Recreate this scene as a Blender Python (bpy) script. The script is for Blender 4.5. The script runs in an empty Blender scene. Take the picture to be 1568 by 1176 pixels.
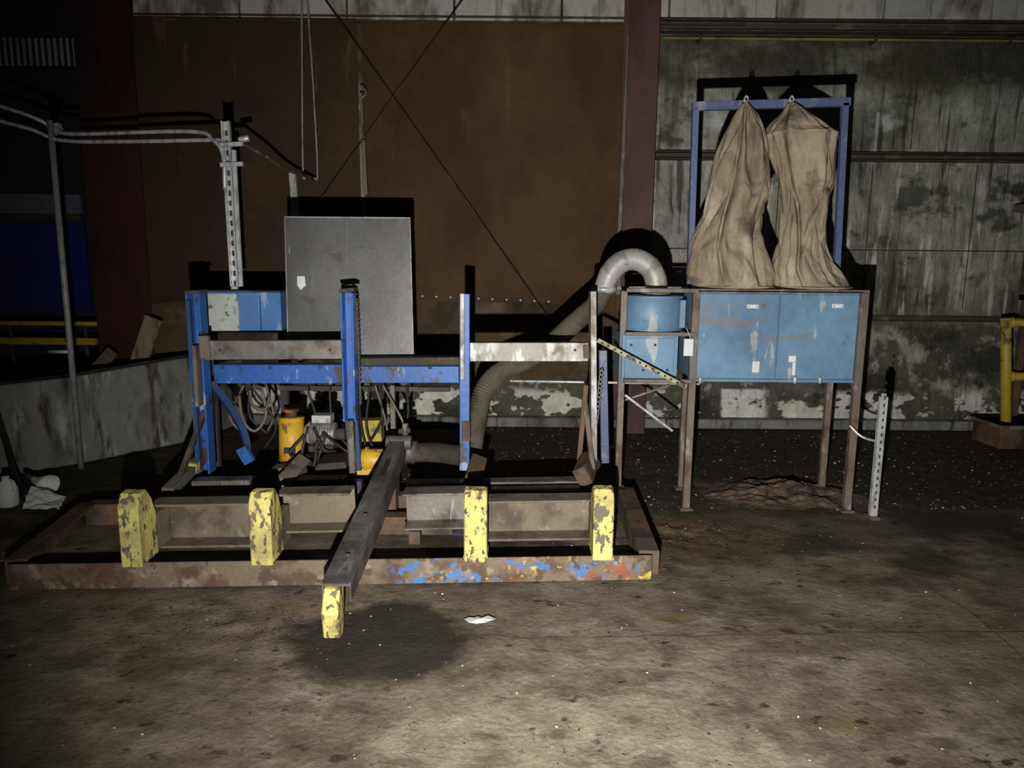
import bpy, math, random
from mathutils import Vector, Matrix, noise
random.seed(7)
F=1450.0; H=1.5; PIT=math.atan(236/1450.0); ROLL=math.radians(0.5)
cp,sp=math.cos(PIT),math.sin(PIT)
fwd=Vector((0,cp,-sp)); r0=Vector((1,0,0)); u0=Vector((0,sp,cp))
R=math.cos(ROLL)*r0+math.sin(ROLL)*u0
U=math.cos(ROLL)*u0-math.sin(ROLL)*r0
CAM=Vector((0,0,H))
def ray(u,v): return fwd+R*((u-1024)/F)+U*((768-v)/F)
def W(u,v,y):
    d=ray(u,v); return CAM+d*(y/d.y)
def G(u,v,z=0.0):
    d=ray(u,v); return CAM+d*((z-H)/d.z)
# camera
cd=bpy.data.cameras.new('camera'); cam=bpy.data.objects.new('camera',cd)
bpy.context.collection.objects.link(cam); bpy.context.scene.camera=cam
cd.sensor_width=36; cd.lens=F/2048*36; cd.clip_start=.05
m=Matrix((R,U,-fwd)).transposed().to_4x4(); m.translation=CAM; cam.matrix_world=m
bpy.context.scene.view_settings.view_transform='Standard'

# ---------------- materials
def M(name,base,layers=(),rough=.75,metal=0.0,bump=.3,bscale=30,vary=.35,vscale=3,bump2=None,bdist=.01,spec=.5):
    mt=bpy.data.materials.new(name); mt.use_nodes=True; nt=mt.node_tree; N=nt.nodes; L=nt.links
    bs=N['Principled BSDF']; tc=N.new('ShaderNodeTexCoord'); co=tc.outputs['Object']
    bs.inputs['Specular IOR Level'].default_value=spec
    sx=N.new('ShaderNodeSeparateXYZ'); L.new(co,sx.inputs[0])
    def nz(scale,detail=6,off=0,rgh=.6,dist=0):
        mp=N.new('ShaderNodeMapping'); L.new(co,mp.inputs[0])
        s=scale if isinstance(scale,(tuple,list)) else (scale,)*3
        mp.inputs['Scale'].default_value=s; mp.inputs['Location'].default_value=(off*3.1,off*1.7,off*2.3)
        n=N.new('ShaderNodeTexNoise'); n.inputs['Scale'].default_value=1; n.inputs['Detail'].default_value=detail
        n.inputs['Roughness'].default_value=rgh; n.inputs['Distortion'].default_value=dist
        L.new(mp.outputs[0],n.inputs[0]); return n.outputs[0]
    def mr(s,a,b,smooth=False):
        k=N.new('ShaderNodeMapRange'); L.new(s,k.inputs[0]); k.inputs[1].default_value=a; k.inputs[2].default_value=b
        if smooth: k.interpolation_type='SMOOTHSTEP'
        return k.outputs[0]
    def mth(op,a,b):
        k=N.new('ShaderNodeMath'); k.operation=op
        for i,x in enumerate((a,b)):
            if isinstance(x,(int,float)): k.inputs[i].default_value=x
            else: L.new(x,k.inputs[i])
        return k.outputs[0]
    def mix(f,a,b,blend='MIX'):
        k=N.new('ShaderNodeMix'); k.data_type='RGBA'; k.blend_type=blend
        if isinstance(f,(int,float)): k.inputs[0].default_value=f
        else: L.new(f,k.inputs[0])
        for i,x in ((6,a),(7,b)):
            if isinstance(x,tuple): k.inputs[i].default_value=(*x,1)
            else: L.new(x,k.inputs[i])
        return k.outputs[2]
    col=tuple(base)
    for i,ly in enumerate(layers):
        c,sc,lo,hi=ly[:4]; masks=ly[4] if len(ly)>4 else []
        f=mr(nz(sc,8,i+1+len(name)*.37),lo,hi)
        for mk in masks:
            if mk[0] in 'xyz':
                s=sx.outputs['xyz'.index(mk[0])]
                s=mth('ADD',s,mth('MULTIPLY',mth('SUBTRACT',nz(1.7,6,13+i),.5),abs(mk[2]-mk[1])*1.5))
                f=mth('MULTIPLY',f,mr(s,mk[1],mk[2],True))
            elif mk[0]=='k': f=mth('MULTIPLY',f,mk[1])
            elif mk[0]=='e':
                _,cx,cy,rx,ry=mk[:5]
                hs=mk[5] if len(mk)>5 else .75
                dx=mth('DIVIDE',mth('SUBTRACT',sx.outputs[0],cx),rx); dy=mth('DIVIDE',mth('SUBTRACT',sx.outputs[1],cy),ry)
                d=mth('ADD',mth('MULTIPLY',dx,dx),mth('MULTIPLY',dy,dy))
                d=mth('ADD',d,mth('MULTIPLY',mth('SUBTRACT',nz(3.4,7,9),.5),2.6))
                f=mth('MULTIPLY',f,mr(d,1.1,hs))
        col=mix(f,col,tuple(c))
    v=mr(nz(vscale,8,20),.25,.75); v2=mr(nz(bscale*2,4,21),.3,.7)
    vv=mth('MULTIPLY',mth('ADD',mth('MULTIPLY',v,vary*1.3),1-vary*.65),mth('ADD',mth('MULTIPLY',v2,vary*.5),1-vary*.25))
    cm=N.new('ShaderNodeCombineXYZ')
    for i in range(3): L.new(vv,cm.inputs[i])
    col=mix(1.0,col,cm.outputs[0],'MULTIPLY')
    L.new(col,bs.inputs['Base Color'])
    bs.inputs['Roughness'].default_value=rough; bs.inputs['Metallic'].default_value=metal
    if bump:
        b=N.new('ShaderNodeBump'); b.inputs['Strength'].default_value=bump; b.inputs['Distance'].default_value=bdist
        L.new(nz(bscale,8,5),b.inputs['Height'])
        if bump2:
            b2=N.new('ShaderNodeBump'); b2.inputs['Strength'].default_value=bump2[1]; b2.inputs['Distance'].default_value=bump2[2]
            L.new(nz(bump2[0],5,7,dist=bump2[3]),b2.inputs['Height']); L.new(b2.outputs[0],b.inputs['Normal'])
        L.new(b.outputs[0],bs.inputs['Normal'])
    return mt
m_floor=M('floor_concrete',(.185,.148,.102),[
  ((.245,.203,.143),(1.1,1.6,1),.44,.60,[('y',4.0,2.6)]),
  ((.11,.085,.056),(1.6,2.6,1),.50,.62),
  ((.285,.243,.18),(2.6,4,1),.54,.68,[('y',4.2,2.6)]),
  ((.135,.105,.07),(4.5,7,1),.52,.62),
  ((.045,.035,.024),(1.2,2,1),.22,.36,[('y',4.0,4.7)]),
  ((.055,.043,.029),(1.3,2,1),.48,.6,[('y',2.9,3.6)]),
  ((.115,.076,.047),(2,3,1),.35,.5,[('e',1.0,3.95,.6,.35)]),
  ((.17,.135,.095),(2,3,1),.3,.4,[('e',-1.15,2.85,.35,.22)]),
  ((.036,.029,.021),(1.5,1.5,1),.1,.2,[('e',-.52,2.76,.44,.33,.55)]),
  ((.19,.125,.05),(3,3,1),.42,.6,[('e',.72,2.95,.14,.04)]),
  ((.18,.125,.065),(3,3,1),.46,.6,[('e',1.15,2.25,.18,.09)]),
  ((.18,.12,.05),(3,3,1),.42,.6,[('e',-1.0,3.02,.3,.05)]),
  ((.06,.035,.02),(3,3,1),.42,.5,[('e',1.25,2.85,.14,.04)]),
  ((.42,.37,.30),(55,55,1),.69,.73),
  ((.04,.03,.02),(9,14,1),.61,.68),
  ((.05,.038,.026),(30,40,1),.66,.71),
 ],rough=.9,bump=.6,bscale=40,vary=.65,vscale=7,bump2=((11,13,1),.2,.02,.3),spec=.3)
m_conc=M('stained_concrete',(.092,.088,.062),[
  ((.31,.305,.25),(.8,1,.7),.38,.48,[('z',.95,1.2)]),
  ((.33,.315,.255),(2.0,1,1.6),.52,.57,[('z',1.1,.95),('z',.2,.4),('x',2.6,3.4)]),
  ((.26,.245,.195),(9,1,7),.57,.60,[('z',1.1,.95),('z',.2,.4)]),
  ((.085,.08,.055),(3.0,1,.5),.50,.62,[('z',.9,1.2),('k',.85)]),
  ((.50,.49,.43),(12,1,1.5),.54,.63,[('z',1.0,1.2),('z',2.7,2.4)]),
  ((.48,.48,.45),(1.3,1,1.6),.52,.59,[('z',2.3,2.6),('z',3.1,2.95),('k',.85)]),
  ((.035,.032,.022),(15,1,1.2),.56,.64,[('z',1.0,1.2),('k',.8)]),
  ((.04,.037,.025),(1.6,1,2.2),.59,.63,[('z',1.0,1.2),('k',.8)]),
  ((.06,.056,.036),(.8,1,2),.3,.5,[('z',3.0,3.2)]),
  ((.042,.038,.026),(1.2,1,1.6),.50,.58,[('z',1.1,.9)]),
  ((.62,.60,.52),(4,1,6),.50,.53,[('z',.38,.30),('z',.03,.08)]),
  ((.70,.69,.62),(4,1,5),.42,.46,[('z',.38,.35),('z',.03,.05),('x',1.98,2.02),('x',2.5,2.38)]),
  ((.035,.03,.02),(3,1,4),.58,.65,[('k',.7)]),
 ],rough=.8,bump=.8,bscale=16,vary=.5,vscale=7,bump2=((7,1,2.2),.8,.05,1.2),spec=.3)
m_conc2=M('low_wall_concrete',(.20,.195,.17),[((.07,.062,.05),(2,2,1.2),.50,.64),((.34,.335,.30),(5,5,2),.57,.66),((.05,.04,.03),(9,9,2),.54,.64)],rough=.85,bump=.6,bscale=15)
m_brown=M('brown_board',(.092,.048,.018),[((.062,.032,.012),(1,1,.7),.42,.6),((.046,.028,.014),(.5,1,.5),.30,.45,[('x',-.8,-1.8)]),((.115,.068,.034),(7,1,1.2),.62,.72)],rough=.75,bump=.15,bscale=4,vary=.3,spec=.2)
m_brown2=M('board_edge',(.22,.2,.16),rough=.7)
m_kick=M('lower_wall_brown',(.085,.055,.027),[((.16,.115,.07),(2,1,2),.52,.62),((.03,.024,.016),(2,1,1.2),.50,.62)],bump=.4,spec=.2)
m_white=M('white_liner',(.46,.45,.40),[((.13,.11,.08),(3,1,1.2),.50,.62),((.24,.22,.18),(9,1,.8),.54,.64)],bump=.2)
m_girt=M('girt_steel',(.055,.042,.03),[((.13,.09,.06),(4,4,4),.55,.62)])
m_maroon=M('maroon_steel',(.095,.043,.040),[((.05,.025,.022),(3,3,1),.45,.65)],rough=.6,spec=.3)
m_redcol=M('dark_red_steel',(.042,.014,.011),[((.018,.009,.007),(3,3,1),.45,.65)],rough=.8,spec=.2)
m_blue=M('worn_blue_paint',(.022,.11,.39),[((.055,.04,.03),(9,9,7),.55,.61),((.24,.31,.42),(12,12,6),.62,.66)],rough=.48,bump=.2)
m_blueD=M('dull_blue_paint',(.02,.05,.16),[((.06,.045,.035),(9,9,7),.5,.6)],rough=.5)
m_boxblue=M('scuffed_blue_box',(.06,.18,.42),[((.28,.38,.5),(8,8,2),.55,.64),((.09,.07,.05),(6,6,6),.62,.68)],rough=.5,bump=.1)
m_boxwhite=M('scuffed_white_door',(.42,.44,.42),[((.10,.11,.10),(14,14,14),.56,.61),((.60,.62,.60),(14,14,4),.6,.66)],rough=.5,bump=.2)
m_cab=M('light_blue_cabinet',(.13,.24,.36),[((.10,.19,.30),(2,2,2),.45,.6),((.33,.37,.36),(9,9,2.5),.63,.66),((.12,.095,.065),(7,7,5),.63,.70),((.2,.17,.13),(1.5,1.5,5),.6,.75)],rough=.5,bump=.1,bscale=8,vary=.35)
m_steel=M('bare_steel',(.18,.16,.14),[((.08,.062,.047),(6,6,6),.48,.62),((.33,.33,.32),(20,20,3),.61,.69)],rough=.5,metal=.3,bump=.2)
m_arm=M('dark_arm_steel',(.135,.125,.115),[((.07,.057,.045),(5,5,5),.48,.62),((.23,.22,.2),(15,4,15),.6,.68)],rough=.55,metal=.3,bump=.3)
m_silver=M('scuffed_bright_steel',(.22,.205,.185),[((.40,.40,.39),(12,12,5),.50,.60),((.11,.085,.06),(8,8,5),.53,.62)],rough=.5,metal=.25,bump=.15)
m_galv=M('galvanised_steel',(.55,.56,.56),[((.33,.33,.33),(30,30,10),.5,.6)],rough=.38,metal=.3,bump=.05)
m_galvD=M('dull_galvanised',(.30,.30,.30),[((.2,.2,.19),(20,20,10),.5,.6)],rough=.5,metal=.2,bump=.05)
m_panel=M('sheet_metal',(.15,.145,.14),[((.115,.11,.105),(2,2,1),.45,.6),((.23,.23,.23),(28,4,1.2),.62,.72),((.08,.07,.065),(4,3,5),.58,.7),((.55,.55,.55),(22,4,3),.71,.735)],rough=.38,metal=.35,bump=.08,vary=.35)
m_rust=M('rusty_steel',(.115,.075,.047),[((.19,.09,.04),(7,7,7),.5,.6),((.045,.034,.024),(4,4,4),.50,.6)],bump=.6)
m_tan=M('dusty_steel',(.175,.14,.092),[((.085,.065,.045),(5,5,5),.50,.62),((.25,.215,.16),(12,12,12),.6,.66)],bump=.4)
m_front=M('rusty_painted_beam',(.17,.125,.08),[
  ((.10,.052,.03),(7,7,7),.46,.58),((.27,.215,.15),(11,11,11),.55,.64),
  ((.06,.16,.38),(14,14,18),.53,.55,[('x',-.62,-.5),('x',-.12,-.28)]),
  ((.06,.16,.38),(12,12,18),.575,.59,[('x',-.3,-.15)]),((.5,.38,.06),(14,14,18),.59,.61,[('x',-.25,-.1)]),
  ((.24,.075,.035),(9,9,9),.56,.62,[('x',-.3,0)]),((.09,.06,.04),(16,16,16),.55,.60)],bump=.8,bscale=24)
m_yel=M('worn_yellow_paint',(.60,.52,.15),[((.38,.31,.11),(6,6,6),.5,.62),((.14,.11,.07),(16,16,8),.54,.57),((.10,.08,.055),(30,30,20),.58,.60)],rough=.65,bump=.6,bscale=36)
m_cream=M('cream_painted_steel',(.42,.38,.24),[((.13,.10,.07),(12,12,12),.48,.56)],rough=.6)
m_yel2=M('yellow_enamel',(.64,.38,.03),[((.2,.13,.05),(12,12,12),.58,.64)],rough=.45)
m_yline=M('yellow_rail_paint',(.45,.35,.03),[((.10,.075,.03),(6,6,6),.56,.64)],rough=.5)
m_gas=M('dull_yellow_pipe',(.22,.19,.05),[((.10,.09,.05),(3,3,3),.5,.62)],rough=.6)
m_dark=M('dark_steel',(.045,.037,.03),[((.09,.065,.045),(6,6,6),.55,.62)])
m_legs=M('weathered_leg_steel',(.145,.115,.09),[((.27,.24,.21),(9,9,5),.57,.64),((.09,.05,.03),(7,7,5),.52,.62)],rough=.5,bump=.3)
m_black=M('black_rubber',(.02,.02,.02),rough=.6)
m_hose=M('flex_hose',(.125,.107,.08),[((.075,.062,.045),(6,6,6),.5,.62)],rough=.8,spec=.2)
m_duct=M('duct_metal',(.36,.345,.32),[((.22,.19,.155),(8,8,8),.50,.62)],rough=.5,metal=.15,bump=.1)
m_canvas=M('canvas_bag',(.325,.27,.185),[((.235,.19,.125),(3,3,2.0),.44,.62),((.42,.36,.265),(5,5,3),.56,.68),((.15,.12,.08),(9,9,1.2),.54,.68),((.12,.09,.06),(3,3,4),.5,.7,[('z',2.15,2.45)]),((.11,.085,.055),(4,4,5),.60,.70)],rough=.95,bump=.2,bscale=37,vary=.35,vscale=7,bump2=((7,7,5),.6,.04,.9),spec=.15)
m_frameblue=M('slate_blue_tube',(.085,.10,.20),[((.2,.2,.22),(9,9,4),.54,.64)],rough=.5)
m_orange=M('orange_cap',(.45,.10,.02),[((.08,.05,.03),(14,14,14),.45,.55)],rough=.5)
m_paper=M('white_paper',(.66,.66,.64),rough=.7,vary=.25)
m_wood=M('dusty_wood',(.22,.165,.115),[((.10,.07,.045),(20,3,3),.5,.62)],rough=.8)
m_navy=M('navy_wall_panel',(.012,.018,.17),[((.009,.013,.11),(1,1,1),.45,.6)],rough=.6,bump=.1)
m_dimwall=M('dark_wall',(.025,.023,.027),rough=.9)
m_corr=M('corrugated_sheet',(.34,.34,.40),rough=.5)
m_bayband=M('bay_grey_band',(.15,.15,.19),rough=.6)
m_dirt=M('reddish_dirt',(.10,.068,.045),[((.15,.10,.068),(14,14,14),.5,.6),((.04,.028,.02),(8,8,8),.55,.62)],rough=.95,bump=1,bscale=30)
m_ceil=M('ceiling_metal',(.08,.075,.07),rough=.8)

# ---------------- mesh builder
class B:
    def __init__(s): s.v=[];s.f=[];s.m=[];s.s=[];s.mats=[]
    def mi(s,mt):
        if mt not in s.mats: s.mats.append(mt)
        return s.mats.index(mt)
    def add(s,vs,fs,mt,smooth=False):
        o=len(s.v); s.v+= [Vector(x) for x in vs]; k=s.mi(mt)
        for f in fs: s.f.append([i+o for i in f]); s.m.append(k); s.s.append(smooth)
    def box(s,a,b,mt):
        x0,y0,z0=[min(a[i],b[i]) for i in range(3)]; x1,y1,z1=[max(a[i],b[i]) for i in range(3)]
        s.add([(x0,y0,z0),(x1,y0,z0),(x1,y1,z0),(x0,y1,z0),(x0,y0,z1),(x1,y0,z1),(x1,y1,z1),(x0,y1,z1)],
          [(0,3,2,1),(4,5,6,7),(0,1,5,4),(1,2,6,5),(2,3,7,6),(3,0,4,7)],mt)
    def prism(s,p,q,sec,mt,ref=Vector((0,1,0))):
        p=Vector(p);q=Vector(q); d=(q-p).normalized(); b=(ref-d*ref.dot(d)).normalized(); n=b.cross(d)
        k=len(sec); vs=[p+n*x+b*y for x,y in sec]+[q+n*x+b*y for x,y in sec]
        fs=[(i,(i+1)%k,k+(i+1)%k,k+i) for i in range(k)]+[tuple(range(k))[::-1],tuple(range(k,2*k))]
        s.add(vs,fs,mt)
    def bar(s,u1,v1,u2,v2,y,px,dep,mt,kind='box',y2=None):
        y2=y if y2 is None else y2
        p=W(u1,v1,y);q=W(u2,v2,y2); h=px*y/F/2; s.prism(p,q,sec(kind,h,dep),mt)
    def tube(s,pts,r,mt,n=12,closed=False,rad=None,smooth=True):
        pts=[Vector(p) for p in pts]; k=len(pts); vs=[];fs=[]
        pd=None
        for i,p in enumerate(pts):
            a=pts[(i-1)%k] if (closed or i>0) else p; b=pts[(i+1)%k] if (closed or i<k-1) else p
            d=(b-a).normalized()
            if pd is None:
                t=Vector((0,0,1)) if abs(d.z)<.9 else Vector((1,0,0)); x=(t-d*t.dot(d)).normalized()
            else: x=(x-d*x.dot(d)).normalized()
            pd=d; yv=d.cross(x); rr=rad[i] if rad else r
            vs+=[p+x*rr*math.cos(2*math.pi*j/n)+yv*rr*math.sin(2*math.pi*j/n) for j in range(n)]
        for i in range(k if closed else k-1):
            i2=(i+1)%k
            fs+=[(i*n+j,i*n+(j+1)%n,i2*n+(j+1)%n,i2*n+j) for j in range(n)]
        if not closed: fs+=[tuple(range(n))[::-1],tuple(range((k-1)*n,k*n))]
        s.add(vs,fs,mt,smooth)
    def cyl(s,p,q,r,mt,n=28,r2=None): s.tube([p,q],r,mt,n,rad=[r,r2 if r2 is not None else r])
    def lathe(s,p,d,prof,mt,n=24):
        d=Vector(d).normalized(); t=Vector((0,0,1)) if abs(d.z)<.9 else Vector((1,0,0)); x=(t-d*t.dot(d)).normalized(); y=d.cross(x); vs=[];fs=[]
        for h,r in prof: vs+=[Vector(p)+d*h+x*r*math.cos(2*math.pi*j/n)+y*r*math.sin(2*math.pi*j/n) for j in range(n)]
        for i in range(len(prof)-1): fs+=[(i*n+j,i*n+(j+1)%n,(i+1)*n+(j+1)%n,(i+1)*n+j) for j in range(n)]
        s.add(vs,fs,mt,True)
    def obj(s,name,parent=None,bevel=.003):
        me=bpy.data.meshes.new(name); me.from_pydata([tuple(v) for v in s.v],[],s.f)
        for mt in s.mats: me.materials.append(mt)
        for i,p in enumerate(me.polygons): p.material_index=s.m[i]; p.use_smooth=s.s[i]
        ob=bpy.data.objects.new(name,me); bpy.context.collection.objects.link(ob)
        if bevel:
            bv=ob.modifiers.new('bevel','BEVEL'); bv.width=bevel; bv.segments=1; bv.limit_method='ANGLE'; bv.angle_limit=math.radians(50)
        if parent: ob.parent=parent
        return ob
def sec(kind,h,d):
    t=min(.012,h*.35)
    if kind=='box': return [(-h,-d/2),(h,-d/2),(h,d/2),(-h,d/2)]
    if kind=='C': return [(-h,-d/2),(-h,d/2),(h,d/2),(h,-d/2),(h-t,-d/2),(h-t,d/2-t),(-h+t,d/2-t),(-h+t,-d/2)]
    if kind=='C2': return [(-h,d/2),(-h,-d/2),(h,-d/2),(h,d/2),(h-t,d/2),(h-t,-d/2+t),(-h+t,-d/2+t),(-h+t,d/2)][::-1]
    if kind=='L': return [(-h,-d/2),(h,-d/2),(h,-d/2+t),(-h+t,-d/2+t),(-h+t,d/2),(-h,d/2)]
    if kind=='I':
        w=.01
        return [(-h,-d/2),(h,-d/2),(h,-d/2+t),(w,-d/2+t),(w,d/2-t),(h,d/2-t),(h,d/2),(-h,d/2),(-h,d/2-t),(-w,d/2-t),(-w,-d/2+t),(-h,-d/2+t)]
def smooth(pts,n=12):
    P=[Vector(p) for p in pts]; P=[P[0]*2-P[1]]+P+[P[-1]*2-P[-2]]; out=[]
    for i in range(1,len(P)-2):
        for k in range(n):
            t=k/n; a,b,c,d=P[i-1:i+3]
            out.append(.5*((2*b)+(c-a)*t+(2*a-5*b+4*c-d)*t*t+(3*b-a-3*c+d)*t**3))
    out.append(P[-2]); return out
def empty(name,loc=(0,0,0)):
    e=bpy.data.objects.new(name,None); bpy.context.collection.objects.link(e); e.empty_display_size=.2; return e
NV=noise.noise
# ---------------- room shell
WY=6.8
b=B()
def sst(a,c,x):
    t=max(0,min(1,(x-a)/(c-a))); return t*t*(3-2*t)
xs=[-9,-6,-4.5,-3.6]; x=-3
while x<4.4: xs.append(x); x+=.024
xs+=[4.6,5,6,8]
ys=[-1.5,0,1,1.5]; y=1.8
while y<6.8: ys.append(y); y+=.026
ys+=[7.2,8,9,10]
vs=[];fs=[]
def floor_z(x,y):
    if x<-3 or x>4.4 or y<1.8 or y>6.8: return -.006
    a=sst(4.0,4.8,y)
    e1=math.exp(-(((x-1.0)/.5)**2+((y-3.95)/.3)**2)*1.2)
    e2=math.exp(-(((x+1.1)/.35)**2+((y-2.85)/.2)**2)*1.2)
    rough=.018*a+.040*e1+.026*e2
    n=NV(Vector((x*9,y*9,0)))*.5+NV(Vector((x*22,y*22,4)))*.35
    r=abs(NV(Vector((x*4,y*6,9))))
    z=rough*(n*.6-.25-.0)+(e1+e2)*.012*(1-min(1,r*5))
    z+=.004*NV(Vector((x*1.5,y*1.5,0)))-.006
    return min(z,.006) 
for y in ys:
    for x in xs: vs.append((x,y,floor_z(x,y)))
nx=len(xs)
for j in range(len(ys)-1):
    for i in range(nx-1):
        a=j*nx+i; fs.append((a,a+1,a+nx+1,a+nx))
b.add(vs,fs,m_floor,True); b.obj('floor',bevel=0)
# slab joint and crack
k=B()
def crack(P,w):
    P=smooth([G(u,v) for u,v in P],14); vs=[]
    for i,p in enumerate(P):
        dx=NV(Vector((p.x*6,p.y*6,2)))*.016; ww=w*(.3+1.1*abs(NV(p*9)))
        z=floor_z(p.x,p.y)+.0035
        d=(P[min(i+1,len(P)-1)]-P[max(i-1,0)]).normalized(); n=Vector((-d.y,d.x,0))
        vs+=[Vector((p.x,p.y,z))+n*(dx-ww/2),Vector((p.x,p.y,z))+n*(dx+ww/2)]
    k.add(vs,[(2*i,2*i+1,2*i+3,2*i+2) for i in range(len(P)-1)],m_rust)
crack([(780,1266),(950,1271),(1150,1273),(1400,1270),(1650,1266),(1900,1262),(2060,1262)],.006)
crack([(1775,1120),(1850,1172),(1930,1215),(2000,1272),(2060,1330)],.006)
k.obj('trim_6',bevel=0)
def simple(name,a,c,mt,bevel=.003):
    k=B(); k.box(a,c,mt); return k.obj(name,bevel=bevel)
xL=W(300,500,WY).x
b=B()
b.box((xL,WY,0),(8,WY+.25,3.62),m_conc)
b.obj('wall_back',bevel=0)
b=B(); x=xL
while x<8:
    b.box((x+.008,WY-.02,3.62),(x+.93,WY+.2,5.2),m_white); x+=.94
b.obj('wall_upper_liner')
simple('ceiling',(-9,-1.5,5.2),(8,10,5.3),m_ceil)
b=B()
BY=8.8
b.box((-9,BY,0),(xL+.6,BY+.2,5.2),m_dimwall)
z1=W(60,620,BY-.05).z; z2=W(60,436,BY-.05).z
b.box((-9,BY-.05,z1),(W(176,500,BY).x,BY,z2),m_navy)
z3=W(60,388,BY-.05).z
b.box((-9,BY-.05,z2+.05),(W(172,500,BY).x,BY,z3),m_bayband)
b.box((-9,BY-.1,z2-.04),(W(176,500,BY).x,BY-.05,z2+.04),m_dark)
b.obj('wall_bay')
b=B(); za=W(60,132,BY-.2).z; zb=W(60,76,BY-.2).z; xa=-9
while xa<W(150,100,BY-.2).x:
    b.box((xa,BY-.22,za),(xa+.03,BY-.2,zb),m_corr); b.box((xa+.03,BY-.2,za),(xa+.07,BY-.19,zb),m_dimwall); xa+=.07
b.box((-9,BY-.19,za),(xa,BY,zb),m_dimwall)
b.obj('window_1')
# low concrete wall on left
b=B()
pts=[G(395,880),G(160,928),Vector((-4.3,4.25,0))]
start=Vector((pts[0].x+.15,WY,0)); PP=[start]+pts; hts=[.72,.72,.66,.62]
outv=[];ff=[]
for p,h in zip(PP,hts):
    nrm=Vector((-.8,.6,0))*.18
    outv+=[p,p+Vector((0,0,h)),p+nrm+Vector((0,0,h)),p+nrm]
for i in range(len(PP)-1):
    for j in range(4): ff.append((i*4+j,(i+1)*4+j,(i+1)*4+(j+1)%4,i*4+(j+1)%4))
ff+=[(0,1,2,3),tuple(range(len(outv)-4,len(outv)))[::-1]]
b.add(outv,ff,m_conc2); b.obj('wall_left',bevel=.01)
b=B(); b.box((xL+.7,WY-.12,0),(8,WY,.09),m_conc2); b.obj('baseboard_back',bevel=.01)
def board(name,u1,u2,v1,v2,y,curlR=0):
    k=B(); p=W(u1,v1,y); q=W(u2,v2,y); n=48; vs=[];fs=[]
    for j in range(n+1):
        for i in range(n+1):
            s=i/n;t=j/n; x=p.x+(q.x-p.x)*s
            zb=q.z+.06*math.sin(s*5+u1)+.03*math.sin(s*11)
            z=p.z+(zb-p.z)*t
            yy=y-.024*NV(Vector((x*.9,z*.9,u1)))-curlR*max(0,(s-.965)/.035)*(.5+.5*math.sin(z*2))
            yy-= .07*max(0,(t-.92)/.08)*(.5+.5*math.sin(x*4))
            vs.append((x,min(yy,WY-.005),z))
    for j in range(n):
        for i in range(n):
            a=j*(n+1)+i; fs.append((a,a+n+1,a+n+2,a+1))
    k.add(vs,fs,m_brown,True); return k
e=empty('wall_sheeting')
k=board('b1',262,727,32,600,WY-.03); k.obj('board_left',e,0)
k=board('b2',722,1252,44,615,WY-.045,.06)
k.obj('board_right',e,0)
k=B(); k.box((W(262,32,WY).x,WY-.02,.42),(W(1262,500,WY).x,WY-.001,1.32),m_kick)
k.obj('board_lower',e,0)
k=B()
for i in range(10):
    p=W(845+28*i,592+1.2*i,WY-.13); k.cyl(p,p+Vector((0,-.012,0)),.010,m_paper,8)
for i in range(7):
    p=W(840+i*.3,120+i*66,WY-.09); k.cyl(p,p+Vector((0,-.012,0)),.005,m_legs,8)
k.obj('rivets',e,0)
k=B(); k.bar(1258,70,1238,470,WY-.08,8,.03,m_legs); k.bar(1250,470,1240,590,WY-.08,20,.03,m_legs); k.obj('edge_trim',e)
def girt(name,v,z_px,mt,u1,u2,dep=.12,y=WY):
    p=W(u1,v,y); q=W(u2,v,y); h=z_px*y/F
    k=B(); zc=p.z
    k.prism((p.x,y-dep/2,zc),(q.x+1,y-dep/2,zc),sec('C',h/2,dep),mt); return k.obj(name)
girt('trim_1',55,22,m_girt,1310,2100,.10)
girt('trim_2',312,16,m_girt,1310,2100,.10)
girt('trim_3',632,12,m_girt,1310,2100,.05)
girt('trim_4',36,12,m_girt,270,1262,.05)
k=B(); zz=W(1700,79,WY-.1).z; k.cyl((W(1322,79,WY-.1).x,WY-.1,zz),(7,WY-.1,zz),.012,m_gas,12)
for u in (1400,1750,2020):
    x=W(u,79,WY-.1).x; k.box((x-.01,WY-.12,zz-.02),(x+.01,WY,zz+.02),m_dark)
k.obj('yellow_gas_pipe',bevel=0)
k=B()
for u in (1752,): 
    k.box((W(u,250,WY).x-.010,WY-.03,W(u,310,WY).z),(W(u,250,WY).x+.010,WY,W(u,225,WY).z),m_galv)
zz=W(1700,500,WY).z
k.box((W(1330,500,WY).x,WY-.006,zz-.006),(6,WY-.001,zz+.006),m_dark)
for u,va,vb in ((1746,330,620),(1955,330,620),(1560,330,620),(1840,90,300)):
    k.box((W(u,va,WY).x-.005,WY-.006,W(u,vb,WY).z),(W(u,va,WY).x+.005,WY-.001,W(u,va,WY).z),m_dark)
k.obj('trim_5')
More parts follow.
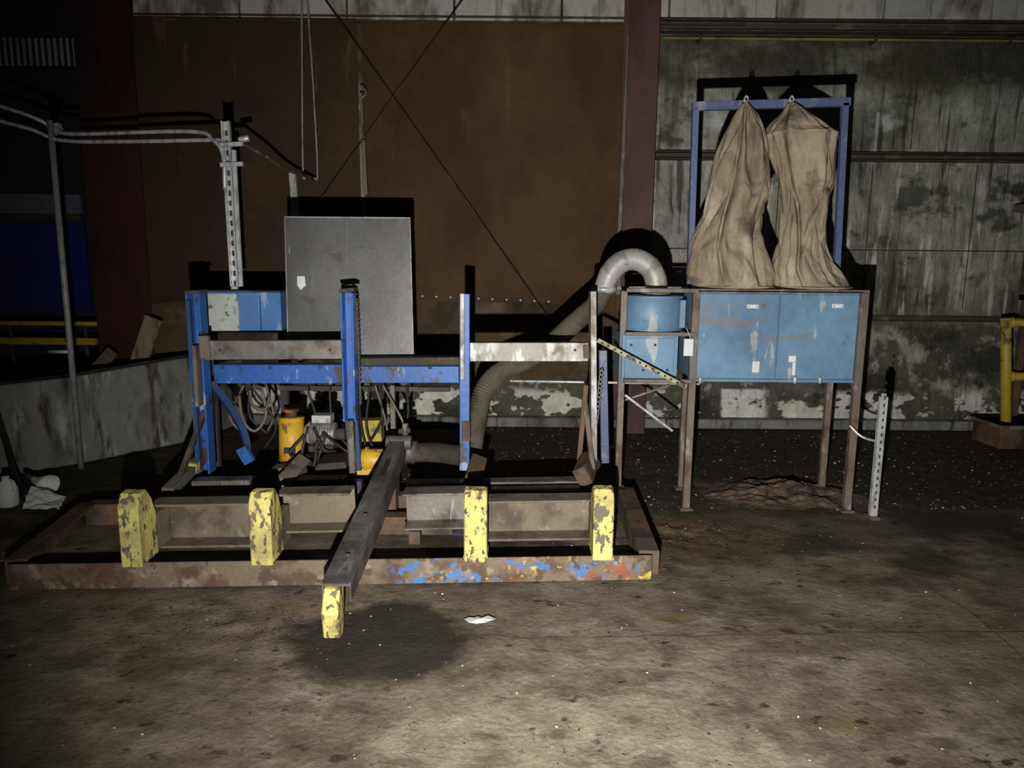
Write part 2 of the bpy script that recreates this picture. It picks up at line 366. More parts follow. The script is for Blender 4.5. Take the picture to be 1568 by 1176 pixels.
# columns
k=B(); p=W(1294,0,6.55); 
k.prism((p.x-.03,6.6,0),(p.x-.03,6.6,5.2),sec('I',.13,.3),m_maroon); k.obj('steel_column')
k=B(); x0=W(245,400,6.7).x
k.prism((x0,6.72,0),(x0,6.72,5.2),sec('I',.25,.3),m_redcol); k.obj('steel_column.001')
k=B()
k.cyl(W(640,-15,6.6),W(1100,640,6.6),.006,m_dark,8); k.cyl(W(935,-15,6.55),W(640,400,6.55),.006,m_dark,8)
k.obj('cross_brace_rod',bevel=0)
k=B()
k.tube(smooth([W(603,-20,6.5),W(604,120,6.5),W(606,340,6.5),W(612,352,6.5),W(628,356,6.5),W(635,345,6.5),W(628,200,6.5),W(618,50,6.5),W(612,-20,6.5)],8),.009,m_galvD,6)
k.obj('hanging_cable',bevel=0)
k=B(); k.bar(722,185,726,280,6.6,5,.02,m_legs); k.bar(726,280,731,390,6.6,9,.03,m_legs); k.tube(smooth([W(722,170,6.6),W(732,185,6.6),W(720,200,6.6)],6),.012,m_steel,6); k.obj('wall_hook')

# ---------------- conduits left
e=empty('conduit_support_mast')
k=B()
k.bar(451,242,470,573,4.9,16,.04,m_galv,'C'); k.bar(468,300,482,573,4.88,8,.02,m_galv)
for i in range(16):
    k.bar(452+i*1.15,262+i*20,453+i*1.15,272+i*20,4.872,5,.004,m_dark)
for v in (290,330): k.bar(441,v,486,v-2,4.86,8,.03,m_galv)
k.cyl(W(478,280,4.9),W(498,276,4.9),.02,m_galv,10)
p=W(470,573,4.9); k.box((p.x-.02,4.88,p.z-.06),(p.x+.02,4.92,p.z),m_galv)
k.obj('strut_post',e)
k=B()
k.tube(smooth([W(-40,200,5.2),W(60,232,5.2),W(112,258,5.25),W(150,268,5.2),W(380,263,5.0),W(425,280,4.92),W(446,310,4.88),W(450,380,4.88)],8),.0135,m_galv,8)
k.tube(smooth([W(-40,232,5.2),W(60,258,5.2),W(125,281,5.2),W(260,283,5.1),W(430,280,4.95),W(455,284,4.9)],8),.0135,m_galv,8)
k.tube(smooth([W(480,285,4.9),W(530,312,5.3),W(575,340,5.8),W(625,356,6.4)],8),.012,m_legs,8)
p=W(110,250,5.37); q=G(162,934)
k.tube([(q.x,q.y,p.z),(q.x,q.y,-.01)],.021,m_galvD,12)
k.bar(100,262,122,256,5.3,18,.05,m_galv)
k.cyl(Vector((q.x-.16,q.y,.86)),Vector((q.x+.02,q.y,.86)),.014,m_galv,8)
k.obj('conduits',e,0)
k=B(); k.bar(585,345,592,440,6.72,13,.04,m_galv); k.obj('pipe_stub',e)

# ---------------- lifting machine
mach=empty('pallet_lifting_machine')
FL=G(20,1181);FR=G(1303,1160);BL=G(180,1046);BR=G(1250,1012)
BH=.125
k=B(); hz=Vector((0,0,BH/2))
dirv=(FR-FL).normalized(); back=Vector((-dirv.y,dirv.x,0))
k.prism(FL+hz+back*.05,FR+hz+back*.05,[(-BH/2,-.05),(BH/2,-.05),(BH/2,.05),(BH/2-.01,.05),(BH/2-.01,-.038),(-BH/2,-.038)],m_front,back)
k.obj('front_beam',mach)
def beamy(x): return FL.y+(x-FL.x)*(FR.y-FL.y)/(FR.x-FL.x)
def onbeam(u,v):
    y=3.25
    for _ in range(6): y=beamy(W(u,v,y).x)
    return W(u,v,y)
k=B()
zv=Vector((0,0,BH/2))
k.prism(FL+zv+back*.06,BL+zv,[(-BH/2,-.05),(BH/2,-.05),(BH/2,.05),(BH/2-.012,.05),(BH/2-.012,-.036),(-BH/2,-.036)],m_rust,Vector((1,0,0)))
k.prism(FR+zv+back*.06,BR+zv,[(-BH/2,-.05),(BH/2,-.05),(BH/2,.05),(-BH/2,.05)],m_rust,Vector((1,0,0)))
k.prism(BL+zv,BR+zv,[(-BH/2,-.05),(BH/2,-.05),(BH/2,.05),(-BH/2,.05)],m_rust)
k.bar(700,1072,935,1076,3.95,24,.07,m_front); k.bar(330,1068,500,1072,3.95,20,.07,m_rust)
k.obj('base_frame',mach)
# yellow stop posts
k=B()
for uc,wpx in ((264,44),(524,46),(951,48),(1205,42)):
    p=onbeam(uc,1110); x=p.x; yb=p.y-.012; w=wpx*yb/F/2
    prof=[(0,.105),(.0,.40),(.035,.452),(.09,.458),(.13,.41),(.165,.33),(.165,.115)]
    n=len(prof)
    vs=[(x-w,yb+a,z) for a,z in prof]+[(x+w,yb+a,z) for a,z in prof]
    k.add(vs,[tuple(range(n)),tuple(range(n,2*n))[::-1]]+[(i,n+i,n+(i+1)%n,(i+1)%n) for i in range(n)],m_yel)
    k.box((x-w-.004,yb+.01,.12),(x+w+.004,yb+.16,.14),m_yel)
    k.box((x-w+.01,yb+.15,.12),(x+w-.01,yb+.32,.30),m_tan)
k.obj('stop_posts',mach,.006)
k=B()
for u1,u2,vt,vb,mt in ((318,503,998,1092,m_tan),(566,700,978,1062,m_tan),(815,938,978,1056,m_steel),(968,1182,992,1078,m_tan)):
    yy=beamy(W((u1+u2)/2,1040,3.6).x)+.30
    k.bar(u1-6,(vt+vb)/2,u2+6,(vt+vb)/2-3,yy,vb-vt,.13,mt,'C')
k.bar(390,968,505,966,4.15,22,.10,m_steel); k.bar(566,966,690,964,4.12,22,.10,m_steel,'C'); k.bar(815,972,1180,966,4.12,20,.10,m_steel,'C')
for u in (700,830):
    k.bar(u,1060,u,1100,3.8,24,.06,m_rust)
k.obj('channels',mach)
k=B()
k.bar(335,985,398,922,3.85,26,.05,m_steel,y2=4.25)
k.bar(352,975,410,822,3.95,10,.04,m_dark,y2=4.3)
k.bar(385,945,386,925,4.15,22,.05,m_yel)
k.bar(562,968,606,920,4.0,30,.06,m_tan,y2=4.3)
k.bar(944,965,956,922,4.0,34,.08,m_rust,y2=4.25)
k.bar(1165,955,1182,918,4.0,40,.08,m_rust,y2=4.25)
k.bar(1158,920,1172,770,4.3,10,.03,m_rust); k.bar(1186,940,1170,806,4.1,10,.03,m_legs,y2=4.3)
k.bar(548,945,608,940,4.3,26,.12,m_tan)
k.obj('carriage_arms',mach)
# uprights
k=B()
k.bar(391,584,413,944,4.25,28,.10,m_blue,'C'); k.bar(377,600,400,940,4.19,6,.03,m_blueD)
k.bar(696,585,702,840,4.25,26,.09,m_blue,'C'); k.bar(702,840,706,945,4.25,12,.05,m_steel)
k.bar(930,587,930,938,4.25,20,.08,m_blue,'C2'); k.bar(924,587,925,760,4.2,9,.012,m_silver)
k.bar(932,842,932,882,4.205,18,.012,m_rust)
k.bar(1185,582,1187,925,4.25,12,.10,m_silver)
k.bar(1205,700,1210,925,4.45,16,.05,m_frameblue)
for u,v in ((392,580),(697,576)): k.bar(u,v,u+1,v+8,4.22,30,.12,m_dark)
k.obj('uprights',mach)
k=B()
k.bar(412,700,686,698,4.18,38,.06,m_steel,'C2'); k.bar(940,703,1176,703,4.18,38,.06,m_silver,'C2')
k.bar(392,690,398,812,4.19,8,.07,m_legs)
k.bar(1172,690,1173,716,4.14,12,.03,m_rust)
k.bar(400,694,420,694,4.14,46,.03,m_legs)
for u in (440,660,1150): k.cyl(W(u,700,4.155),W(u,700,4.145),.008,m_dark,8)
k.obj('upper_rails',mach)
k=B()
k.bar(434,746,688,746,4.5,38,.10,m_blue,'C2'); k.bar(724,747,919,747,4.5,34,.10,m_blue,'C2')
k.bar(720,722,920,720,4.55,16,.12,m_dark)
k.tube(smooth([W(422,765,4.45),W(450,800,4.45),W(478,845,4.43),W(492,880,4.4),W(494,915,4.35)],6),.028,m_blueD,4,smooth=False); k.bar(482,895,500,925,4.3,22,.04,m_blue)
k.bar(700,780,712,940,4.35,26,.05,m_blueD)
k.bar(785,770,788,900,4.7,10,.04,m_legs); 
k.bar(715,960,716,985,4.2,20,.05,m_blue)
k.bar(420,770,420,900,4.6,16,.05,m_dark)
k.bar(560,775,900,778,4.75,10,.05,m_dark)
for u in (445,540,640,740,860): k.cyl(W(u,735,4.45),W(u,735,4.44),.012,m_dark,8)
k.obj('rear_rails',mach)
k=B()
for i in range(42):
    c=W(713+i*.2,600+i*5,4.21); a=[]
    for j in range(8):
        t=2*math.pi*j/8; 
        o=Vector((.006*math.cos(t),0,.0095*math.sin(t))) if i%2 else Vector((0,.006*math.cos(t),.0095*math.sin(t)))
        a.append(c+o)
    k.tube(a,.0028,m_legs,5,closed=True)
for i in range(14):
    c=W(1203-i*1.0,745+i*9,4.3); k.tube([c+Vector((.01*math.cos(t*.785),0,.018*math.sin(t*.785))) for t in range(8)],.004,m_steel,5,closed=True)
k.obj('lift_chain',mach,0)
# swing arm
A0=W(795,880,4.2); A1=W(672,1168,2.74)
k=B(); mid=A0.lerp(A1,.52)
def xw(t): return .040+.016*t
n0=[A0.lerp(A1,t/6) for t in range(7)]
vs=[]
for i,p in enumerate(n0):
    w=xw(i/6); vs+=[p+Vector((-w,0,0)),p+Vector((w,0,0)),p+Vector((w,0,-.012)),p+Vector((-w,0,-.012))]
fs=[]
for i in range(6):
    for j in range(4): fs.append((i*4+j,i*4+(j+1)%4,(i+1)*4+(j+1)%4,(i+1)*4+j))
fs+=[(0,1,2,3),(24,25,26,27)]
k.add(vs,fs,m_arm)
def side(s):
    t=Vector((.004,0,0)); w0=Vector((s*xw(0),0,0)); w1=Vector((s*xw(1),0,0)); wm=(w0+w1)/2; L=Vector((0,0,.006))
    P=[A0+w0+L,A1+w1+L,A1+w1-Vector((0,0,.075)),mid+wm-Vector((0,0,.13)),A0+w0-Vector((0,0,.12))]
    n=5; vs=[p-t for p in P]+[p+t for p in P]
    k.add(vs,[tuple(range(n)),tuple(range(n,2*n))[::-1]]+[(i,n+i,n+(i+1)%n,(i+1)%n) for i in range(n)],m_arm)
side(-1); side(1)
S0=A0.lerp(A1,.20)+Vector((0,0,.004)); S1=A0.lerp(A1,.34)+Vector((0,0,.004))
k.prism(S0,S1,[(-.002,-.014),(.003,-.014),(.003,.014),(-.002,.014)],m_black,Vector((1,0,0)))
for t in (.62,.86):
    p=A0.lerp(A1,t); k.cyl(p,p+Vector((0,0,.012)),.012,m_dark,10)
L0=A0.lerp(A1,.42); 
k.prism(L0+Vector((-.02,0,.0)),L0+Vector((-.045,-.24,-.06)),[(-.0,-.016),(.045,-.010),(.045,.010),(0,.016)],m_dark,Vector((1,0,0)))
k.cyl(A0+Vector((-.07,.02,-.02)),A0+Vector((.08,.02,-.02)),.042,m_arm)
k.cyl(A0+Vector((-.0,.05,.04)),A0+Vector((.07,.05,.05)),.018,m_dark)
k.cyl(A0+Vector((.04,.05,.0)),A0+Vector((.04,.05,.09)),.018,m_legs)
k.obj('swing_arm',mach)
k=B()
T=W(668,1172,2.76)
w=.034; y0=T.y
prof=[(y0+.06,T.z+.0),(y0-.01,T.z-.01),(y0-.055,T.z-.10),(y0-.03,.004),(y0+.03,.004),(y0+.05,T.z-.1)]
n=6; x=T.x-.008
vs=[(x-w,a,z) for a,z in prof]+[(x+w,a,z) for a,z in prof]
k.add(vs,[tuple(range(n)),tuple(range(n,2*n))[::-1]]+[(i,n+i,n+(i+1)%n,(i+1)%n) for i in range(n)],m_yel)
k.obj('arm_toe',mach,.005)
k=B(); k.box((A0.x-.09,4.1,0),(A0.x-.0,4.25,A0.z-.1),m_rust); k.box((A0.x-.2,3.9,0),(A0.x+.35,4.0,.1),m_rust); k.obj('arm_pedestal',mach)

# hydraulic unit
hyd=empty('hydraulic_power_unit')
k=B(); Y=4.55
p=W(583,925,Y); q=W(583,838,Y); r=25*Y/F
k.cyl(p,q,r,m_yel2); k.cyl(q,q+Vector((0,0,.012)),r*1.03,m_yel2)
k.cyl(q+Vector((0,0,.012)),q+Vector((0,0,.05)),r*.45,m_dark); k.cyl(q+Vector((0,0,.05)),q+Vector((0,0,.065)),r*.62,m_orange)
k.cyl((p.x,p.y,0),p,r*1.05,m_dark)
k.box((p.x-.02,p.y-r-.003,p.z+.08),(p.x+.05,p.y-r+.01,p.z+.12),m_black)
k.obj('oil_tank',hyd,0)
k=B()
a=W(622,866,Y); c=W(672,868,Y); r=24*Y/F
k.cyl(a,c,r,m_silver); 
for i in range(7):
    pp=a.lerp(c,.2+i*.11); k.cyl(pp,pp+Vector((.006,0,0)),r*1.08,m_silver)
k.cyl(a-Vector((.03,0,0)),a,r*.75,m_galv,20,r2=r); k.cyl(c,c+Vector((.06,0,0)),r*.5,m_dark)
k.box((a.x+.02,Y-.05,a.z+r),(c.x-.02,Y+.05,a.z+r+.05),m_galv)
k.box((a.x,Y-.08,a.z-r-.03),(c.x,Y+.08,a.z-r+.01),m_dark)
k.obj('motor',hyd)
k=B()
a=W(715,918,4.4); 
k.cyl(a,a+Vector((.16,0,0)),.065,m_yel2); k.cyl(a-Vector((.03,0,0)),a+Vector((.01,0,0)),.08,m_yel2); k.cyl(a+Vector((.05,0,0)),a+Vector((.07,0,0)),.078,m_yel2)
k.box((a.x-.02,4.35,a.z-.09),(a.x+.12,4.45,a.z-.05),m_yel2)
k.bar(743,838,745,880,4.75,44,.1,m_yline)
k.bar(640,925,700,920,4.6,14,.25,m_dark)
k.obj('pump',hyd)
k=B()
for i in range(7):
    s=W(605+random.random()*70,850+random.random()*40,4.42); t=W(600+random.random()*110,900+random.random()*40,4.42)
    m1=(s+t)/2+Vector((random.uniform(-.08,.08),-.05,-random.uniform(.02,.1)))
    k.tube(smooth([s,m1,t],8),.009,m_black,6)
for i in range(12):
    u=480+random.random()*340; s=W(u,770,4.55); t=W(u+random.uniform(-50,60),860+random.random()*60,4.6)
    m1=(s+t)/2+Vector((random.uniform(-.12,.12),0,-.04)); k.tube(smooth([s,m1,t],8),.008,m_legs if i%3==0 else m_black,6)
k.tube(smooth([W(478,790,4.5),W(486,840,4.45),W(510,862,4.45),W(532,830,4.5),W(524,780,4.5)],8),.010,m_legs,6)
k.tube(smooth([W(500,780,4.5),W(505,810,4.45),W(530,818,4.45),W(540,790,4.5)],8),.009,m_legs,6)
k.obj('hydraulic_hoses',hyd,0)
# electrical box
k=B(); a=W(412,662,4.9); c=W(569,584,4.9)
k.box((a.x,4.81,a.z),(c.x,5.0,c.z),m_boxblue); xm=W(476,600,4.8).x
k.box((a.x+.005,4.795,a.z+.01),(xm,4.81,c.z-.01),m_boxwhite)
k.box((a.x-.01,4.79,c.z),(c.x+.005,5.01,c.z+.012),m_dark)
k.box((xm+.14,4.80,a.z+.02),(xm+.146,4.81,c.z-.02),m_blueD)
k.box((xm-.03,4.785,a.z+.12),(xm-.015,4.795,a.z+.18),m_galv)
k.box((a.x,4.87,.0),(a.x+.05,4.92,a.z),m_dark);k.box((c.x-.05,4.87,0),(c.x,4.92,a.z),m_dark)
k.obj('electrical_box')
# sheet metal panel
k=B()
P=[W(570,434,4.8),W(820,436,4.8),W(827,716,4.7),W(577,716,4.7)]
nn=(P[1]-P[0]).cross(P[3]-P[0]).normalized()
if nn.y>0: nn=-nn
vs=P+[p-nn*.02 for p in P]
k.add(vs,[(0,1,2,3),(7,6,5,4),(0,4,5,1),(1,5,6,2),(2,6,7,3),(3,7,4,0)],m_panel)
for a,c in ((0,1),(1,2),(3,0)):
    k.tube([P[a]+nn*.004,P[c]+nn*.004],.005,m_galvD if a==3 else m_galv,6)
q=W(594,552,4.72)
k.add([q,q+Vector((.05,-.002,0)),q+Vector((.055,-.002,-.06)),q+Vector((.02,-.002,-.09)),q+Vector((-.0,-.002,-.06))],[(0,1,2,3,4)],m_paper)
for u in (600,805): k.bar(u,700,u+2,760,4.72,10,.03,m_dark)
k.obj('sheet_metal_guard')

# ---------------- dust collector
dc=empty('dust_collector')
fy=4.38; by=4.88
lz=W(1390,760,fy).z; tz=W(1390,584,fy).z
xa=W(1391,680,fy).x; xb=W(1716,680,fy).x; xm=W(1557,680,fy).x
k=B()
k.box((xa,fy+.03,lz),(xb,by,tz),m_cab)
k.box((xa+.004,fy+.015,lz+.01),(xm-.003,fy+.03,tz-.01),m_cab); k.box((xm+.003,fy+.015,lz+.01),(xb-.004,fy+.03,tz-.01),m_cab)
k.box((xa-.01,fy+.0,tz-.004),(xb+.01,by+.01,tz+.012),m_legs); 
k.box((xa,fy+.01,lz-.012),(xb,fy+.04,lz+.006),m_cab)
def lab(u,v,w,h,mt=m_paper):
    p=W(u,v,fy+.01); k.box((p.x-w/2,fy+.009,p.z-h/2),(p.x+w/2,fy+.0148,p.z+h/2),mt)
lab(1506,613,.07,.025);lab(1676,612,.07,.025);lab(1512,734,.045,.07);lab(1585,718,.045,.04);lab(1588,738,.02,.08)
for u in (1498,1514,1668,1684): lab(u,613,.012,.012,m_dark)
for u in (1400,1590,1640): 
    p=W(u,757,fy); k.cyl((p.x,fy,p.z-.03),(p.x,fy,p.z+.01),.01,m_galv,8)
k.obj('filter_cabinet',dc)
k=B()
def leg(u,vb,vt,w=.045,kind='L',mt=m_legs,tz_=None):
    g=G(u,vb); k.prism((g.x,g.y,-.01),(g.x,g.y,tz_ if tz_ is not None else W(u,vt,g.y).z),sec(kind,w/2,w),mt); k.box((g.x-.04,g.y-.04,-.01),(g.x+.04,g.y+.04,.008),m_rust)
leg(1371,1016,588,.044,tz_=tz); leg(1361,975,600,.04,tz_=tz);leg(1692,1020,590,.044,tz_=tz);leg(1642,980,700,.04,tz_=lz)
leg(1234,1008,590,.04,tz_=tz); leg(1207,920,700,.035,'box',m_frameblue,tz_=.9)
g=G(1692,1020); k.box((xa-.04,fy-.0,tz),(g.x+.03,fy+.03,tz+.02),m_legs)
g1=G(1234,1008)
k.box((g1.x,4.36,tz-.005),(xa,4.39,tz+.02),m_legs); k.box((g1.x,4.36,W(1300,668,4.37).z-.012),(xa,4.39,W(1300,668,4.37).z+.012),m_legs)
k.box((g1.x,4.80,tz-.005),(xa,4.83,tz+.02),m_legs)
k.box((g1.x,4.36,W(1300,762,4.37).z-.012),(xa,4.39,W(1300,762,4.37).z+.012),m_legs)
k.cyl(W(1020,762,4.6),W(1400,768,4.6),.008,m_galv,8)
k.obj('stand_frame',dc)
k=B(); c=W(1302,625,4.6); r=.19
ztop=W(1302,592,4.5).z; zmid=W(1302,662,4.45).z; zbot=W(1302,762,4.45).z
k.cyl((c.x,4.6,zmid),(c.x,4.6,ztop),r,m_cab,48); 
for z in (zmid+.006,ztop-.006): k.cyl((c.x,4.6,z-.008),(c.x,4.6,z+.008),r+.008,m_cab,48)
k.box((W(1244,700,4.42).x,4.42,zbot),(W(1356,700,4.42).x,4.78,zmid-.02),m_cab)
k.box((W(1250,700,4.42).x,4.41,zbot+.02),(W(1348,700,4.42).x,4.425,zmid-.04),m_cab)
for i in range(4): p=W(1262+i*24,690+(i%2)*50,4.405); k.cyl(p,p+Vector((0,-.01,0)),.008,m_dark,8)
k.box((W(1364,600,4.4).x,4.44,zmid+.02),(W(1376,600,4.4).x,4.7,ztop-.02),m_cab)
k.cyl((W(1312,590,4.6).x,4.6,ztop),(W(1312,590,4.6).x,4.6,ztop+.02),.09,m_legs)
k.obj('cyclone_housing',dc)
k=B()
pts=smooth([W(1312,590,4.6),W(1312,562,4.6),W(1299,534,4.6),W(1272,519,4.6),W(1243,524,4.6),W(1221,546,4.6),W(1208,580,4.62)],6)
k.tube(pts,.068,m_duct,20)
for i in (6,12,18,24,30):
    if i<len(pts)-1: k.tube([pts[i],pts[i]+(pts[i+1]-pts[i])*.25],.072,m_duct,20)
k.tube([pts[-1]-Vector((0,0,.01)),pts[-1]+Vector((0,0,.02))],.077,m_galv,20)
k.obj('duct_elbow',dc,0)
def ribbed(k,pp,r,mt,step=.013,amp=.006):
    P=smooth(pp,20); out=[P[0]]; acc=0
    for a,c in zip(P,P[1:]):
        d=(c-a).length; t=step/2-acc
        while t<d: out.append(a.lerp(c,t/d)); t+=step/2
        acc=d-(t-step/2)
    k.tube(out,r,mt,18,rad=[r+(amp if i%2 else -amp) for i in range(len(out))],smooth=False)
k=B()
ribbed(k,[W(1207,580,4.62),W(1188,612,4.62),W(1150,645,4.65),W(1100,690,4.7),W(1050,722,4.7),W(1000,745,4.65),W(968,782,4.55),W(955,835,4.5),W(945,895,4.45)],.062,m_hose,.016,.0035)
ribbed(k,[W(830,905,4.5),W(870,905,4.5),W(925,912,4.45)],.062,m_dark,.016,.003)
k.cyl(W(805,902,4.5),W(832,905,4.5),.074,m_arm)
k.obj('flexible_hose',dc,0)
k=B(); k.bar(1195,680,1372,774,4.3,9,.02,m_cream,'L')
for i in range(14): k.bar(1203+i*12.5,684.5+i*6.65,1207+i*12.5,686.6+i*6.65,4.286,4,.004,m_black)
k.bar(1250,790,1345,862,4.5,5,.012,m_galv); k.bar(1250,800,1340,770,4.55,4,.01,m_legs)
k.obj('perforated_bracket',dc)
k=B(); p=W(1380,676,4.3); k.box((p.x-.028,4.325,W(1380,712,4.32).z),(p.x+.028,4.33,W(1380,678,4.32).z),m_paper); k.tube(smooth([W(1372,655,4.35),W(1378,668,4.32),W(1381,680,4.32)],5),.002,m_paper,5); k.obj('inspection_tag',dc,0)
k=B(); FY=4.68
k.bar(1384,213,1700,204,FY,16,.04,m_frameblue); k.bar(1391,215,1379,575,FY,12,.04,m_frameblue); k.bar(1690,206,1671,575,FY,12,.04,m_frameblue)
k.obj('bag_frame',dc)
# bags
def bag(name,rings,cy,ry0,seed,cuff=None):
    k=B(); n=150; levels=[]
    for a,c in zip(rings,rings[1:]):
        for t in range(14): 
            s=t/14; levels.append([a[i]+(c[i]-a[i])*s for i in range(3)])
    levels.append(list(rings[-1])); 
    L=len(levels)
    for _ in range(4):
        levels=[levels[0]]+[[sum(levels[j][i] for j in (m_-1,m_,m_+1))/3 for i in range(3)] for m_ in range(1,L-1)]+[levels[-1]]
    vs=[]
    def ridge(q,s):
        t=max(0,1-abs(NV(q))*s); return t*t*(3-2*t)
    for li,(v,ul,ur) in enumerate(levels):
        a=W(ul,v,cy);c=W(ur,v,cy); cx=(a.x+c.x)/2; rx=(c.x-a.x)/2; z=(a.z+c.z)/2
        ry=min(ry0,rx*.85+.005); tt=li/(L-1)
        amp=min(1,rx/.13)*min(1,(1-tt)*9+.15)
        low=.6+.7*tt
        for j in range(n):
            th=2*math.pi*j/n; cx_=math.cos(th); sy=math.sin(th)
            wx=.3*NV(Vector((cx_+seed*2,sy,z*1.8)))
            q1=Vector((cx_*1.2+wx+z*.5,sy*1.2+seed,z*1.0))
            q2=Vector((cx_*1.4+seed+wx*2-z*.9,sy*1.4,z*3.0))
            q3=Vector((cx_*2.2+z*1.6,sy*2.2+seed,z*6))
            d=-.065*ridge(q1,5)-.026*low*ridge(q2,4)-.007*low*ridge(q3,3.5)+.075*NV(Vector((cx_*1.1,sy*1.1+seed,z*2.1)))+.035*NV(Vector((cx_*2,sy*2+seed,z*4.5)))+.016
            if cuff:
                dc_=v+7*NV(Vector((cx_*2,sy*2,seed)))-cuff
                if abs(dc_)<9: d+=.020*(1-abs(dc_)/9)
                if -50<dc_<0: d-=.014
            d*=amp
            vs.append((cx+(rx+d*.6)*cx_,cy+(ry+d)*sy,z+.012*amp*NV(q2)))
    fs=[]
    for l in range(L-1):
        fs+=[(l*n+j,(l+1)*n+j,(l+1)*n+(j+1)%n,l*n+(j+1)%n) for j in range(n)]
    fs+=[tuple(range(n)),tuple(range((L-1)*n,L*n))[::-1]]
    k.add(vs,fs,m_canvas,True)
    v,ul,ur=rings[-1]
    a=W(ul,v,cy);c=W(ur,v,cy); cx=(a.x+c.x)/2
    pts=[(cx+(c.x-a.x)/2*1.0*math.cos(t*math.pi/24),cy+(ry0*1.0)*math.sin(t*math.pi/24),tz+.022) for t in range(48)]
    k.tube(pts,.015,m_canvas,8,closed=True)
    v,ul,ur=rings[0]; p=W((ul+ur)/2,v,cy)
    k.tube(smooth([p,p+Vector((-.012,0,.02)),p+Vector((0,0,.045)),p+Vector((.012,0,.02)),p],5),.005,m_galv,6)
    k.tube([p+Vector((0,0,-.02)),p+Vector((0,0,.02))],.012,m_canvas,8)
    return k.obj(name,dc,0)
bag('filter_bag_left',[(207,1486,1498),(228,1474,1514),(270,1456,1528),(330,1436,1532),(390,1414,1534),(440,1396,1518),(490,1376,1514),(545,1372,1540),(578,1384,1544)],4.60,.18,1.3)
bag('filter_bag_right',[(207,1576,1590),(228,1562,1616),(254,1538,1652),(270,1530,1668),(300,1534,1668),(370,1548,1660),(410,1564,1648),(450,1566,1642),(500,1560,1650),(540,1546,1666),(579,1553,1697)],4.60,.19,4.7,268)

k=B(); g=G(1745,1034); t=W(1752,793,g.y)
k.prism((g.x,g.y,-.01),(g.x,g.y,t.z),sec('C2',.022,.03),m_galv); k.box((g.x-.03,g.y-.04,-.01),(g.x+.03,g.y+.04,.01),m_rust)
for i in range(18): z=.06+i*.045; k.box((g.x-.005,g.y-.018,z),(g.x+.005,g.y-.0152,z+.02),m_black)
k.tube(smooth([Vector((g.x,g.y,.47)),Vector((g.x-.1,g.y+.02,.5)),Vector((g.x-.16,g.y+.06,.56))],6),.008,m_galv,6)
k.box((g.x-.012,g.y-.01,t.z),(g.x+.012,g.y+.01,t.z+.02),m_galv)
k.obj('slotted_strut_post')
# yellow guard rail right
k=B(); Y=6.2
k.tube([W(2012,845,Y),W(2012,640,Y)],.042,m_yline,16); k.tube([W(2012,640,Y),W(2012,636,Y)],.045,m_yline,16)
for v in (645,753): 
    k.tube([W(2012,v,Y),W(2130,v,Y)],.036,m_yline,14)
    k.tube([W(2022,v,Y),W(2026,v,Y)],.045,m_yline,14)
k.tube([W(2125,640,Y),W(2125,845,Y)],.042,m_yline,16)
a=W(1976,842,Y); k.box((a.x,Y-.18,-.005),(a.x+1.0,Y+.2,a.z),m_rust); k.box((a.x-.02,Y-.2,a.z-.03),(a.x+1.02,Y+.22,a.z),m_wood)
k.obj('yellow_guard_rail')
k=B(); k.box(W(2026,425,6.6),W(2130,405,6.3),m_legs); k.box(W(2036,600,6.6),W(2130,425,6.5),m_rust); k.box((W(2036,600,6.6).x,6.5,0),(W(2048,600,6.6).x,6.56,W(2040,600,6.6).z),m_rust); k.box((W(2036,600,6.6).x,6.4,W(2040,600,6.6).z),(W(2130,600,6.6).x,6.6,W(2040,600,6.6).z+.05),m_wood); k.obj('junction_cabinet')
# left clutter
k=B(); 
k.bar(308,636,272,742,6.35,34,.04,m_wood); k.bar(182,752,226,702,6.2,24,.04,m_rust); k.bar(185,748,262,746,6.25,14,.2,m_rust)
g=W(270,740,6.3); k.box((g.x-.9,6.15,.0),(g.x+.1,6.45,g.z),m_rust)
k.obj('scrap_lumber')
k=B(); Y=7.6
z=W(100,647,Y).z; k.cyl((-8,Y,z),(W(245,650,Y).x,Y,z),.024,m_yline,10)
z=W(100,682,Y).z; k.box((-8,Y-.03,z-.035),(W(190,650,Y).x,Y+.03,z+.035),m_yline)
for u in (20,170,236): p=W(u,650,Y); k.cyl((p.x,Y,0),(p.x,Y,p.z),.02,m_dark,10)
k.obj('yellow_guard_rail.001')
k=B(); g=G(78,985)
k.lathe(g+Vector((-.05,.02,.09)),(.75,-.25,-.25),[(0,.0),(0,.022),(.04,.026),(.07,.045),(.12,.075),(.15,.082),(.147,.076),(.12,.068),(.07,.038),(.06,0)],m_paper)
k.lathe(g+Vector((-.11,.04,.11)),(.75,-.25,-.25),[(0,0),(0,.016),(.07,.018),(.07,0)],m_dark)
k.obj('lamp_shade',bevel=0)
k=B(); g=G(-6,1022)
k.lathe(g+Vector((0,.1,0)),(0,0,1),[(0,0),(0,.055),(.012,.062),(.11,.062),(.15,.045),(.165,.022),(.19,.022),(.19,0)],m_paper)
k.tube(smooth([g+Vector((.045,.08,.10)),g+Vector((.075,.07,.12)),g+Vector((.06,.08,.16)),g+Vector((.02,.1,.17))],5),.008,m_paper,8)
k.obj('plastic_jug',bevel=0)
k=B(); g=G(72,1022)
vs=[];n=16
for j in range(n):
    for i in range(n):
        x=i/(n-1);y=j/(n-1); vs.append(g+Vector((-.08+.22*x-.06*y,.0+.18*y,.010+.02*y+.07*max(0,y-x)+.03*abs(NV(Vector((x*3,y*3,2)))))))
k.add(vs,[(j*n+i,j*n+i+1,(j+1)*n+i+1,(j+1)*n+i) for j in range(n-1) for i in range(n-1)],m_paper)
k.obj('plastic_sheet',bevel=0)
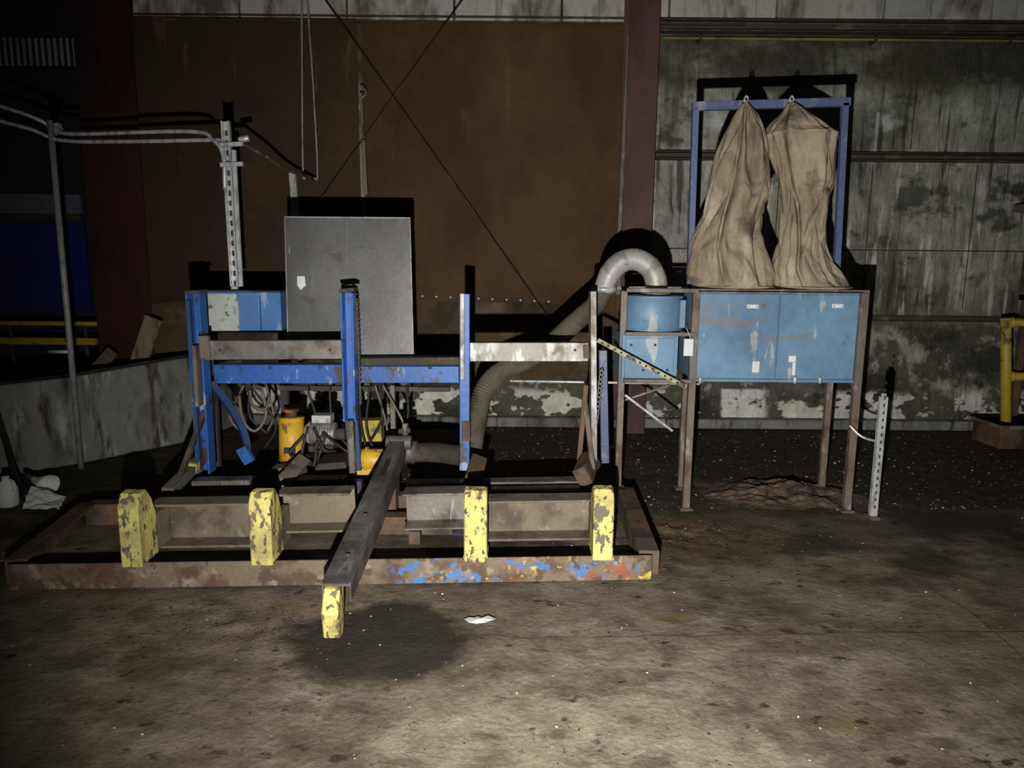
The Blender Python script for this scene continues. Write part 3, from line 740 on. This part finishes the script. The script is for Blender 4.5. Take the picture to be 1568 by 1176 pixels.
k=B(); k.tube(smooth([W(-15,800,4.9),W(10,880,4.8),W(30,950,4.6),G(55,1002)+Vector((0,0,.02))],8),.02,m_black,8); k.obj('black_hose',bevel=0)
k=B(); g=G(960,1243); n=14
vs=[g+Vector((.075*math.cos(t*6.283/n)*random.uniform(.5,1.1),.04*math.sin(t*6.283/n)*random.uniform(.5,1.1),.004+random.random()*.008)) for t in range(n)]+[g+Vector((0,0,.014))]
k.add(vs,[(i,(i+1)%n,n) for i in range(n)],m_paper); k.obj('paper_scrap',bevel=0)
# dirt mound
k=B(); c=G(1570,990); n=90; vs=[]
for j in range(n+1):
    for i in range(n+1):
        x=(i/n-.5)*2;y=(j/n-.5)*2; r=math.sqrt(x*x+y*y)+.3*NV(Vector((x*2,y*2,7)))
        h=max(0,1-r*r)*(.03+.04*NV(Vector((x*3,y*2.5,3)))+.03*NV(Vector((x*10,y*9,1)))+.015*NV(Vector((x*25,y*20,1))))
        if y>-.1: h+=max(0,1-r*r)*.025
        vs.append((c.x+x*.55,c.y+.02+y*.30,h-.010))
k.add(vs,[(j*(n+1)+i,j*(n+1)+i+1,(j+1)*(n+1)+i+1,(j+1)*(n+1)+i) for j in range(n) for i in range(n)],m_dirt,True); k.obj('dirt_mound',bevel=0)
# debris flakes
k=B()
def flake(p,s,mt):
    n=5; a0=random.random()*6; 
    vs=[p+Vector((s*random.uniform(.5,1)*math.cos(a0+i*1.257),s*random.uniform(.4,1)*math.sin(a0+i*1.257),random.random()*s*.7)) for i in range(n)]
    k.add(vs,[(0,1,2,3,4)],mt)
for i in range(5200):
    x=random.uniform(-1.8,4.4); y=random.uniform(4.4,6.65)
    flake(Vector((x,y,floor_z(x,y)+.002)),random.choice((.004,.005,.006,.008,.010,.014)),random.choice((m_paper,m_tan,m_tan,m_conc2,m_rust,m_dirt,m_dirt)))
for i in range(1900):
    x=random.uniform(-3,4); y=random.uniform(1.6,4.6)
    flake(Vector((x,y,floor_z(x,y)+.002)),random.choice((.002,.002,.003,.004,.005,.007)),random.choice((m_paper,m_tan,m_dark,m_conc2)))
for i in range(300):
    x=random.gauss(-1.1,.28); y=random.gauss(2.85,.14); flake(Vector((x,y,floor_z(x,y)+.002)),random.uniform(.003,.009),m_dirt)
    x=random.gauss(1.0,.4); y=random.gauss(3.95,.2); flake(Vector((x,y,floor_z(x,y)+.002)),random.uniform(.005,.016),random.choice((m_dirt,m_rust)))
k.obj('floor_debris',bevel=0)

# ---------------- lights
ld=bpy.data.lights.new('flash_light','SPOT'); lo=bpy.data.objects.new('flash_light',ld); bpy.context.collection.objects.link(lo)
lo.location=(-.08,0,1.07); ld.energy=940; ld.spot_size=math.radians(98); ld.spot_blend=1; ld.shadow_soft_size=.015; ld.color=(1,.985,.95)
tgt=W(1180,740,5); lo.rotation_euler=(tgt-lo.location).to_track_quat('-Z','Y').to_euler()
w=bpy.data.worlds.new('world'); bpy.context.scene.world=w; w.use_nodes=True
w.node_tree.nodes['Background'].inputs[0].default_value=(.5,.55,.7,1); w.node_tree.nodes['Background'].inputs[1].default_value=.016
